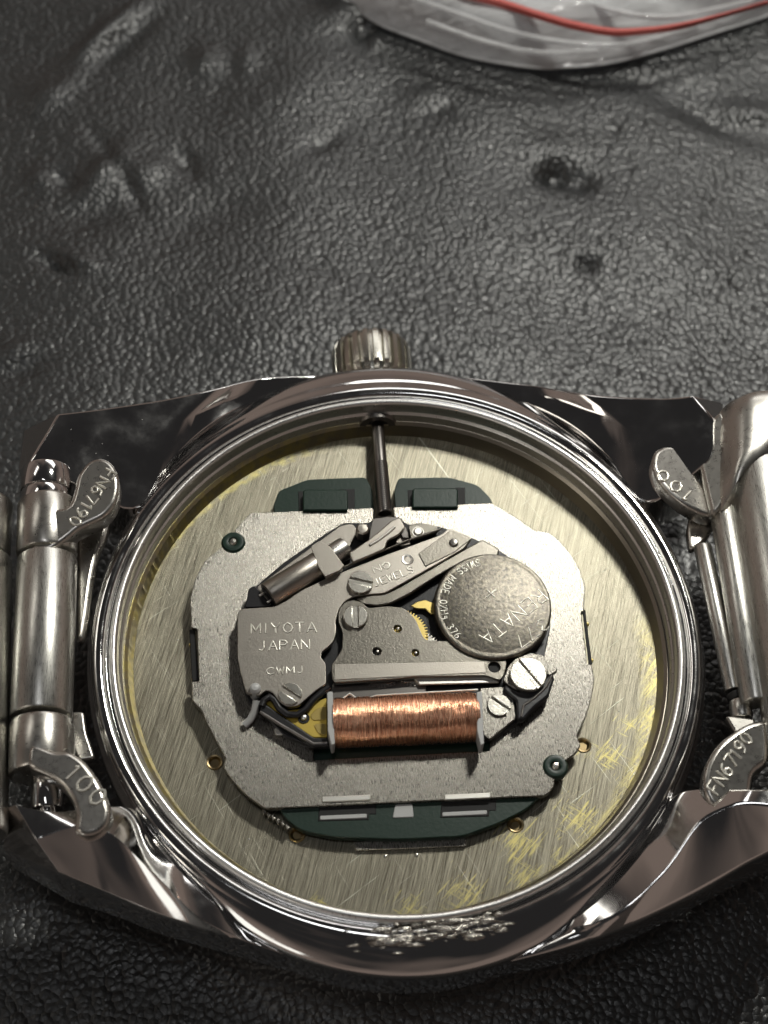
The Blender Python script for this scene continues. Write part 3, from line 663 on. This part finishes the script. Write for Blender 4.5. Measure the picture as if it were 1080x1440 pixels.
# ---- crystal can, bracket
q1 = Vector((*P(377, 838, 8.25).xy, 8.2)); q2 = Vector((*P(452, 792, 8.25).xy, 8.2)); q3 = Vector((*P(487, 769, 8.25).xy, 8.2))
can = rod('crystal_can', q1, q2, .82, M['bridge'], mv, 36, .1)
d = (q1-q2).normalized()
rod('can_end', q1+d*.04, q1-d*.3, .62, M['black'], can, 28, .05)
for o_ in (.22, -.22):
    rod('lead_wire', q1+d*.35+Vector((o_, -o_, .0)), q1+Vector((o_, -o_, 0)), .08, M['bright'], can, 10, .02)
rod('inner_can', q2+d*.5, q3, .68, M['satin'], mv, 32, .1)
plate('bracket', [(437, 768), (449, 760), (464, 768), (484, 795), (478, 802), (457, 811), (448, 798)], 9.02, .12, M['bridge'], mv, rnd=.08, bev=.04)
plate('bracket_foot', [(456, 803), (480, 792), (482, 800), (458, 812)], 8.75, .3, M['bright'], mv, rnd=.04)
# ---- setting levers by the stem
lv = plate('setting_lever', [(549, 733), (562, 727), (570, 741), (560, 752), (545, 760), (541, 772), (518, 782), (496, 791), (491, 777), (515, 761), (532, 748)], 8.85, .25, M['bridge'], mv, bev=.07, rnd=.12)
tube('rib', [Vector((*P(a, b, 8.86).xy, 8.86)) for a, b in ((520, 767), (530, 761), (545, 750), (555, 741))], .09, M['bright'], lv)
plate('stem_guide', [(524, 729), (545, 726), (564, 727), (549, 742), (530, 754), (518, 765), (520, 745)], 8.55, .6, M['dark_steel'], mv, bev=.06, rnd=.1)
plate('lever_end', [(564, 727), (574, 748), (575, 757), (566, 756), (560, 744)], 8.5, .4, M['dark_steel'], mv, rnd=.08)
c = P(510, 744, 8.6); lathe('post', [(0, .35), (.3, .33), (.40, .22), (.42, -.5)], (c.x, c.y, 8.4), M['bridge'], mv, 8)
sp = plate('corner_plate', [(574, 738), (593, 736), (614, 739), (617, 747), (600, 753), (578, 760)], 8.1, .25, M['bridge2'], mv, rnd=.12)
c = P(588, 748, 8.1); lathe('stud', [(0, .1), (.2, .1), (.27, .05), (.3, -.02), (.34, .0)], (c.x, c.y, 8.12), M['bright'], sp, 20)
plate('small_catch', [(562, 752), (574, 757), (578, 765), (566, 768), (556, 762)], 8.3, .25, M['bridge'], mv, rnd=.06)
# ---- screws
def screw(px, py, z, r, ang, gapw=.16, hh=.3):
    c = P(px, py, z); sc_ = lathe('screw', [(0, z-.13), (r*.96, z-.13), (r, z-.2), (r, z-hh-.1), (0, z-hh-.1)], (c.x, c.y, 0), M['screw'], mv, 36)
    for sgn in (1, -1):
        pts = []; a0 = math.asin(gapw/r)
        for i in range(19):
            t = a0 + (math.pi-2*a0)*i/18; pts.append((r*math.cos(t), sgn*r*math.sin(t)))
        ca, sa = math.cos(ang), math.sin(ang)
        pts = [Vector((c.x+x*ca-y*sa, c.y+x*sa+y*ca)) for x, y in pts]
        me = plate_mesh([pts], z, .14, .045, M['screw']); link('screw_head', me, sc_)
    return sc_
screw(507, 818, AZ+.32, .72, math.radians(-17)); screw(500, 866, TB+.3, .70, math.radians(88)); screw(408, 975, AZ+.12, .66, math.radians(-38)); screw(702, 991, 8.15, .66, math.radians(-40)); screw(743, 947, 8.75, 1.02, math.radians(-57), .13)
# ---- coil
k0 = P(468, 1014, 8.0); k1 = P(673, 1010, 8.0); cy = (k0.y+k1.y)/2; czz = 7.95
vs, fs = [], []; nl, nc = 520, 56
for i in range(nl):
    x = k0.x + (k1.x-k0.x)*i/(nl-1); t = i/(nl-1)
    for j in range(nc):
        a = 2*math.pi*j/nc
        r = 1.36 + .045*noise.noise(Vector((x*9, math.cos(a)*1.2, math.sin(a)*1.2))) + .05*noise.noise(Vector((x*.8, math.cos(a)*2.2, math.sin(a)*2.2+3))) + .018*math.sin(i*2.3)
        r *= 1 - .10*max(0, (t-.96)/.04) - .06*max(0, (.03-t)/.03)
        e = (abs(math.cos(a))**3 + abs(math.sin(a))**3)**(-1/3)
        r = r*(.72+.28*e)
        vs.append((x, cy + r*math.cos(a), czz + .92*r*math.sin(a)))
for i in range(nl-1):
    for j in range(nc):
        q = (j+1) % nc; fs.append((i*nc+j, i*nc+q, (i+1)*nc+q, (i+1)*nc+j))
coil = mesh('copper_coil', vs, fs, M['copper'], mv, 180)
for x0 in (459, 669):
    o = plate('coil_flange', [(x0+1, 973), (x0+9, 972), (x0+10, 1000), (x0+11, 1030), (x0+12, 1046), (x0+7, 1048), (x0+2, 1028)], 9.0, 1.3, M['white'], mv, rnd=.1)
# ---- right end of the coil
plate('coil_bracket', [(675, 967), (709, 965), (722, 980), (726, 1010), (689, 1040), (680, 1034), (676, 1010)], 8.0, .35, M['nickel'], mv, rnd=.12, bev=.06)
plate('screw_tab', [(707, 957), (714, 938), (724, 926), (748, 917), (764, 925), (772, 938), (766, 960), (742, 975), (722, 968)], 8.35, .25, M['nickel'], mv, rnd=.15)
plate('yellowed_contact', [(748, 918), (764, 921), (770, 932), (782, 934), (784, 944), (772, 950), (756, 940)], 8.2, .3, M['nickel'], mv, rnd=.15)
plate('contact_arm', [(710, 962), (730, 972), (752, 968), (770, 950), (776, 946), (780, 953), (772, 978), (750, 996), (736, 1012), (727, 1011), (726, 985), (708, 970)], 8.3, .6, M['black'], mv, bev=.12, rnd=.12)
tube('arm_edge', [Vector((*P(a, b, 8.32).xy, 8.32)) for a, b in ((733, 1008), (736, 992), (752, 981), (768, 966), (776, 950))], .07, M['dark_steel'], mv)
# ---- left end: circuit and frame
FZ = 8.0
plate('circuit', [(372, 988), (380, 984), (392, 1000), (430, 996), (444, 986), (459, 981), (460, 1037), (440, 1037), (405, 1014)], FZ, .12, M['flex'], mv, rnd=.1)
plate('circuit_pad', [(436, 1006), (446, 996), (459, 992), (459, 1012), (440, 1013)], FZ+.05, .05, M['brass'], mv, rnd=.2)
plate('circuit_pad', [(440, 1018), (459, 1017), (459, 1034), (448, 1032)], FZ+.05, .05, M['brass'], mv, rnd=.2)
c = P(427, 1010, FZ); lathe('solder_pin', [(0, .22), (.14, .18), (.2, .05), (.2, -.1)], (c.x, c.y, FZ), M['bright'], mv, 16)
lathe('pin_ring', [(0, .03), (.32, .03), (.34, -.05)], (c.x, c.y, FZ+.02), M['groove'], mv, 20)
tube('circuit_edge', [Vector((*P(a, b, 8.25).xy, 8.2)) for a, b in ((368, 993), (371, 984), (379, 979), (386, 984), (393, 996), (404, 1004), (418, 1005), (430, 997), (440, 984), (455, 971), (463, 966))], .2, M['black'], mv)
plate('frame_rail', [(366, 990), (374, 990), (442, 1037), (462, 1037), (462, 1049), (440, 1049), (366, 1002)], FZ+.15, .4, M['black'], mv, bev=.1, rnd=.1)
tube('frame_edge', [Vector((*P(a, b, FZ+.1).xy, FZ+.08)) for a, b in ((366, 1001), (400, 1022), (441, 1046), (460, 1045))], .1, M['dark_steel'], mv)
plate('solder_foot', [(385, 1024), (394, 1020), (404, 1026), (396, 1034), (387, 1033)], 7.6, .25, M['bright'], mv, rnd=.15)
c0 = P(359, 968, 8.6)
lathe('plastic_peg', [(0, .28), (.2, .24), (.31, .1), (.32, -.9)], (c0.x, c0.y, 8.55), M['white'], mv, 20)
tube('plastic_sprue', [Vector((*P(a, b, z).xy, z)) for a, b, z in ((361, 985, 8.1), (358, 1000, 7.8), (352, 1012, 7.55), (344, 1020, 7.4))], .22, M['white'], mv)

# ================================================================= BRACELETS
LZ = 9.4
bl = empty('metal_bracelet', (-21, .7, 0), 'steel bracelet end at the left, marked 100 at its lower lobe', 'bracelet', 'bracelet halves on the case lugs')
def ybar(name, px0, px1, py0, py1, z, r, material, parent, bev=.15, rz=None):
    """a barrel lying along the watch's 6-12... short side, between two surveyed edges"""
    a = P((px0[0]+px1[0])/2, py0, z); b = P((px0[1]+px1[1])/2, py1, z)
    return rod(name, (a.x, a.y, z), (b.x, b.y, z), r, material, parent, 40, bev)
ybar('center_barrel', (26, 14), (107, 102), 787, 1010, LZ, 1.68, M['satin'], bl)
e1 = ybar('end_link', (27, 25), (108, 107), 708, 783, LZ, 1.72, M['cast'], bl, .22)
e2 = ybar('end_link', (15, 14), (104, 102), 1016, 1092, LZ, 1.74, M['cast'], bl, .22)
DZ = 11.15
lob = plate('lobe', [(70, 712), (96, 712), (104, 690), (108, 668), (124, 650), (140, 645), (156, 651), (167, 668), (169, 690), (162, 712), (148, 727), (128, 735), (108, 743), (100, 750), (70, 770), (45, 775), (40, 730)], DZ, 1.5, M['cast'], bl, bev=.28, rnd=.6)
zt = tilt(lob, .10, .06, DZ)
text_fit('stamped_letter', 'FN67190', (150, 662), (95, 732), .72, .075, DZ, M['letter'], lob, zt, gap=.28)
lob2 = plate('lobe', [(40, 1040), (78, 1056), (96, 1054), (116, 1066), (134, 1088), (150, 1116), (157, 1142), (150, 1163), (134, 1174), (116, 1176), (104, 1168), (108, 1146), (100, 1120), (84, 1100), (62, 1088), (36, 1078)], DZ, 1.5, M['cast'], bl, bev=.28, rnd=.6)
text_fit('stamped_letter', '100', (90, 1092), (134, 1136), .95, .085, DZ, M['letter'], lob2, gap=.45)
rod('spring_bar', (*P(63, 655, 10.2).xy, 9.6), (*P(62, 686, 10.2).xy, 9.6), 1.45, M['polished'], bl, 36, .12)
rod('spring_bar', (*P(62, 687, 10.2).xy, 9.6), (*P(62, 714, 10.2).xy, 9.6), 1.45, M['polished'], bl, 36, .12)
ybar('spring_bar', (40, 40), (92, 92), 1090, 1140, 9.2, .85, M['polished'], bl)
ybar('spring_bar_tip', (50, 50), (84, 84), 1138, 1150, 9.2, .5, M['polished'], bl, .1)
plate('end_link_web', [(106, 745), (154, 728), (152, 750), (138, 778), (130, 820), (124, 870), (118, 900), (106, 900)], 8.2, .8, M['cast'], bl, bev=.3, rnd=.7)
plate('end_link_web', [(100, 1000), (118, 1000), (122, 1030), (134, 1066), (110, 1070), (100, 1050)], 8.0, .5, M['cast'], bl, bev=.15, rnd=.2)
ybar('outer_link', (-80, -92), (18, 10), 786, 1178, 9.3, 1.9, M['satin'], bl, .3)
ybar('outer_link', (-70, -80), (18, 18), 706, 784, 9.2, 1.8, M['satin'], bl, .3)
o = plate('link_block', [(-150, 700), (-32, 700), (-40, 1180), (-170, 1180)], 9.6, 2.6, M['satin'], bl, bev=.6, rnd=.3)
# right
br = empty('metal_bracelet', (21, .7, 0), 'steel bracelet end at the right, its upper lobe marked 100 and stacked bars', 'bracelet', 'bracelet halves on the case lugs')
RZ = 9.6
lr = plate('lobe', [(914, 655), (920, 636), (934, 627), (950, 625), (964, 633), (974, 652), (986, 672), (1002, 690), (1006, 722), (990, 722), (962, 712), (936, 694), (920, 676)], 10.2, 1.4, M['cast'], br, bev=.28, rnd=.6)
zt = tilt(lr, -.26, -.05, 10.2)
text_fit('stamped_letter', '100', (975, 693), (930, 662), .85, .085, 10.2, M['letter'], lr, zt, gap=.4)
rl = plate('lobe', [(990, 1116), (988, 1090), (996, 1066), (1012, 1044), (1034, 1028), (1050, 1018), (1080, 1010), (1084, 1070), (1060, 1084), (1058, 1112), (1046, 1132), (1022, 1140), (1002, 1134)], 10.2, 1.4, M['cast'], br, bev=.28, rnd=.6)
text_fit('stamped_letter', 'FN67190', (1010, 1118), (1060, 1040), .74, .08, 10.2, M['letter'], rl, tilt(rl, -.12, .12, 10.2), gap=.28)
ybar('inner_bar', (976, 1020), (1000, 1044), 768, 972, 8.8, .52, M['satin'], br, .1)
ybar('middle_bar', (1000, 1046), (1032, 1080), 704, 990, 9.6, .85, M['satin'], br, .12)
ybar('outer_bar', (1020, 1092), (1102, 1180), 640, 1080, 10.0, 2.0, M['satin'], br, .3)
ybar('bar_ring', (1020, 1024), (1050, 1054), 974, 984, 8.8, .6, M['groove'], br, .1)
ybar('bar_knob', (1026, 1030), (1054, 1058), 985, 1012, 8.9, .62, M['satin'], br, .2)
top_e = resample([P(a, b, z) for a, b, z in ((1003, 612, 9.6), (1008, 586, 10.6), (1022, 567, 11.3), (1042, 555, 11.9), (1066, 547, 12.2), (1100, 546, 12.2), (1160, 548, 11.2))], 40)
bot_e = resample([P(a, b, z) for a, b, z in ((1002, 716, 9.6), (1012, 717, 10.6), (1024, 700, 11.2), (1038, 674, 11.8), (1058, 650, 12.1), (1090, 638, 12.1), (1160, 634, 11.2))], 40)
vs, fs = [], []; nr = 9
for p, q in zip(top_e, bot_e):
    for j in range(nr):
        t = j/(nr-1); e = .25*(abs(2*t-1)**8); w_ = p.lerp(q, t); w_.z -= e; vs.append(w_)
for i in range(39):
    for j in range(nr-1): a = i*nr+j; fs.append((a, a+1, a+nr+1, a+nr))
hk = mesh('hook_link', vs, fs, M['cast'], br, 60)
sd = hk.modifiers.new('s', 'SOLIDIFY'); sd.thickness = 1.0; sd.offset = -1
bv = hk.modifiers.new('b', 'BEVEL'); bv.width = .2; bv.segments = 3; bv.angle_limit = math.radians(50)
hc = plate('hook_cheek', [(1000, 592), (1012, 580), (1022, 600), (1026, 690), (1012, 715), (1002, 720), (986, 650), (986, 636)], 10.7, .9, M['cast'], br, bev=.2, rnd=.25); tilt(hc, .35, 0, 10.7)
plate('end_link_web', [(1004, 705), (1008, 735), (992, 762), (970, 775), (966, 745), (972, 715)], 8.6, .7, M['cast'], br, bev=.2, rnd=.4)
plate('end_link_web', [(1020, 1006), (1062, 1010), (1070, 1080), (1040, 1040)], 9.4, .6, M['cast'], br, bev=.12, rnd=.2)
plate('link_block', [(1120, 560), (1250, 560), (1330, 1150), (1190, 1150)], 10.0, 2.6, M['satin'], br, bev=.6, rnd=.3)

# ================================================================= RESIDUE ON THE RIM
vs, fs = [], []
def blob(c, r):
    b0 = len(vs); nu, nv = 8, 5; sd = random.random()*50
    sx_, sy_ = random.uniform(1.0, 3.6), random.uniform(.5, 1)
    for j in range(nv+1):
        ph = math.pi*j/nv
        for i in range(nu):
            t = 2*math.pi*i/nu; d = Vector((math.cos(t)*math.sin(ph), math.sin(t)*math.sin(ph), math.cos(ph)))
            q = r*(1+.9*noise.noise(d*1.7+Vector((sd, 0, 0)))); vs.append(c+Vector((d.x*sx_, d.y*sy_, d.z*.32))*q)
    for j in range(nv):
        for i in range(nu):
            k_ = (i+1) % nu; fs.append((b0+j*nu+i, b0+j*nu+k_, b0+(j+1)*nu+k_, b0+(j+1)*nu+i))
for i in range(230):
    u = random.random()**.8; px = 518+182*u + random.gauss(0, 3); py = 1322 - 26*u + random.gauss(0, 7)
    blob(P(px, py, 8.66)+Vector((0, 0, random.uniform(-.06, .03))), random.choice((.05, .07, .1, .1, .15, .2)))
for px, py in ((490, 1308), (497, 1330), (502, 1338), (560, 1297), (558, 1341), (706, 1296), (712, 1300), (708, 1306), (700, 1302), (640, 1314), (653, 1311)):
    blob(P(px, py, 8.66), random.uniform(.08, .15))
o = mesh('crumbly_residue', vs, fs, M['residue'], None, 180); tag(o, 'whitish crumbs of dried residue stuck on the near rim of the case', 'residue', None, 'stuff')

# ================================================================= DUST
vs, fs = [], []
def fleck(c, r):
    b0 = len(vs)
    for j in range(5):
        t = j*2*math.pi/5 + random.random(); q = r*random.uniform(.5, 1.3); vs.append(c+Vector((q*math.cos(t), q*math.sin(t)*.6, random.uniform(0, .03))))
    vs.append(c+Vector((0, 0, r*.7)))
    for j in range(5): fs.append((b0+j, b0+(j+1) % 5, b0+5))
for i in range(90):
    px, py = random.uniform(0, 1080), random.uniform(120, 500); c = P(px, py, .25); fleck(c, random.uniform(.03, .09))
for px, py, z in ((100, 604, 10.7), (144, 624, 10.5), (135, 638, 10.4), (152, 641, 10.1), (200, 590, 10), (650, 1122, 7.26), (430, 800, 7.26), (372, 1084, 7.26), (600, 1100, 7.26), (300, 900, 7.26), (720, 1090, 7.26), (560, 1230, 6.16), (350, 1180, 6.16), (250, 900, 6.16), (870, 1000, 6.16)):
    fleck(P(px, py, z), random.uniform(.04, .08))
M['dust'] = mat('pale_dust', (.45, .44, .42), 0, .9)
tag(mesh('dust_specks', vs, fs, M['dust'], None, 180), 'tiny pale specks of dust scattered on leather and watch', 'dust', None, 'stuff')
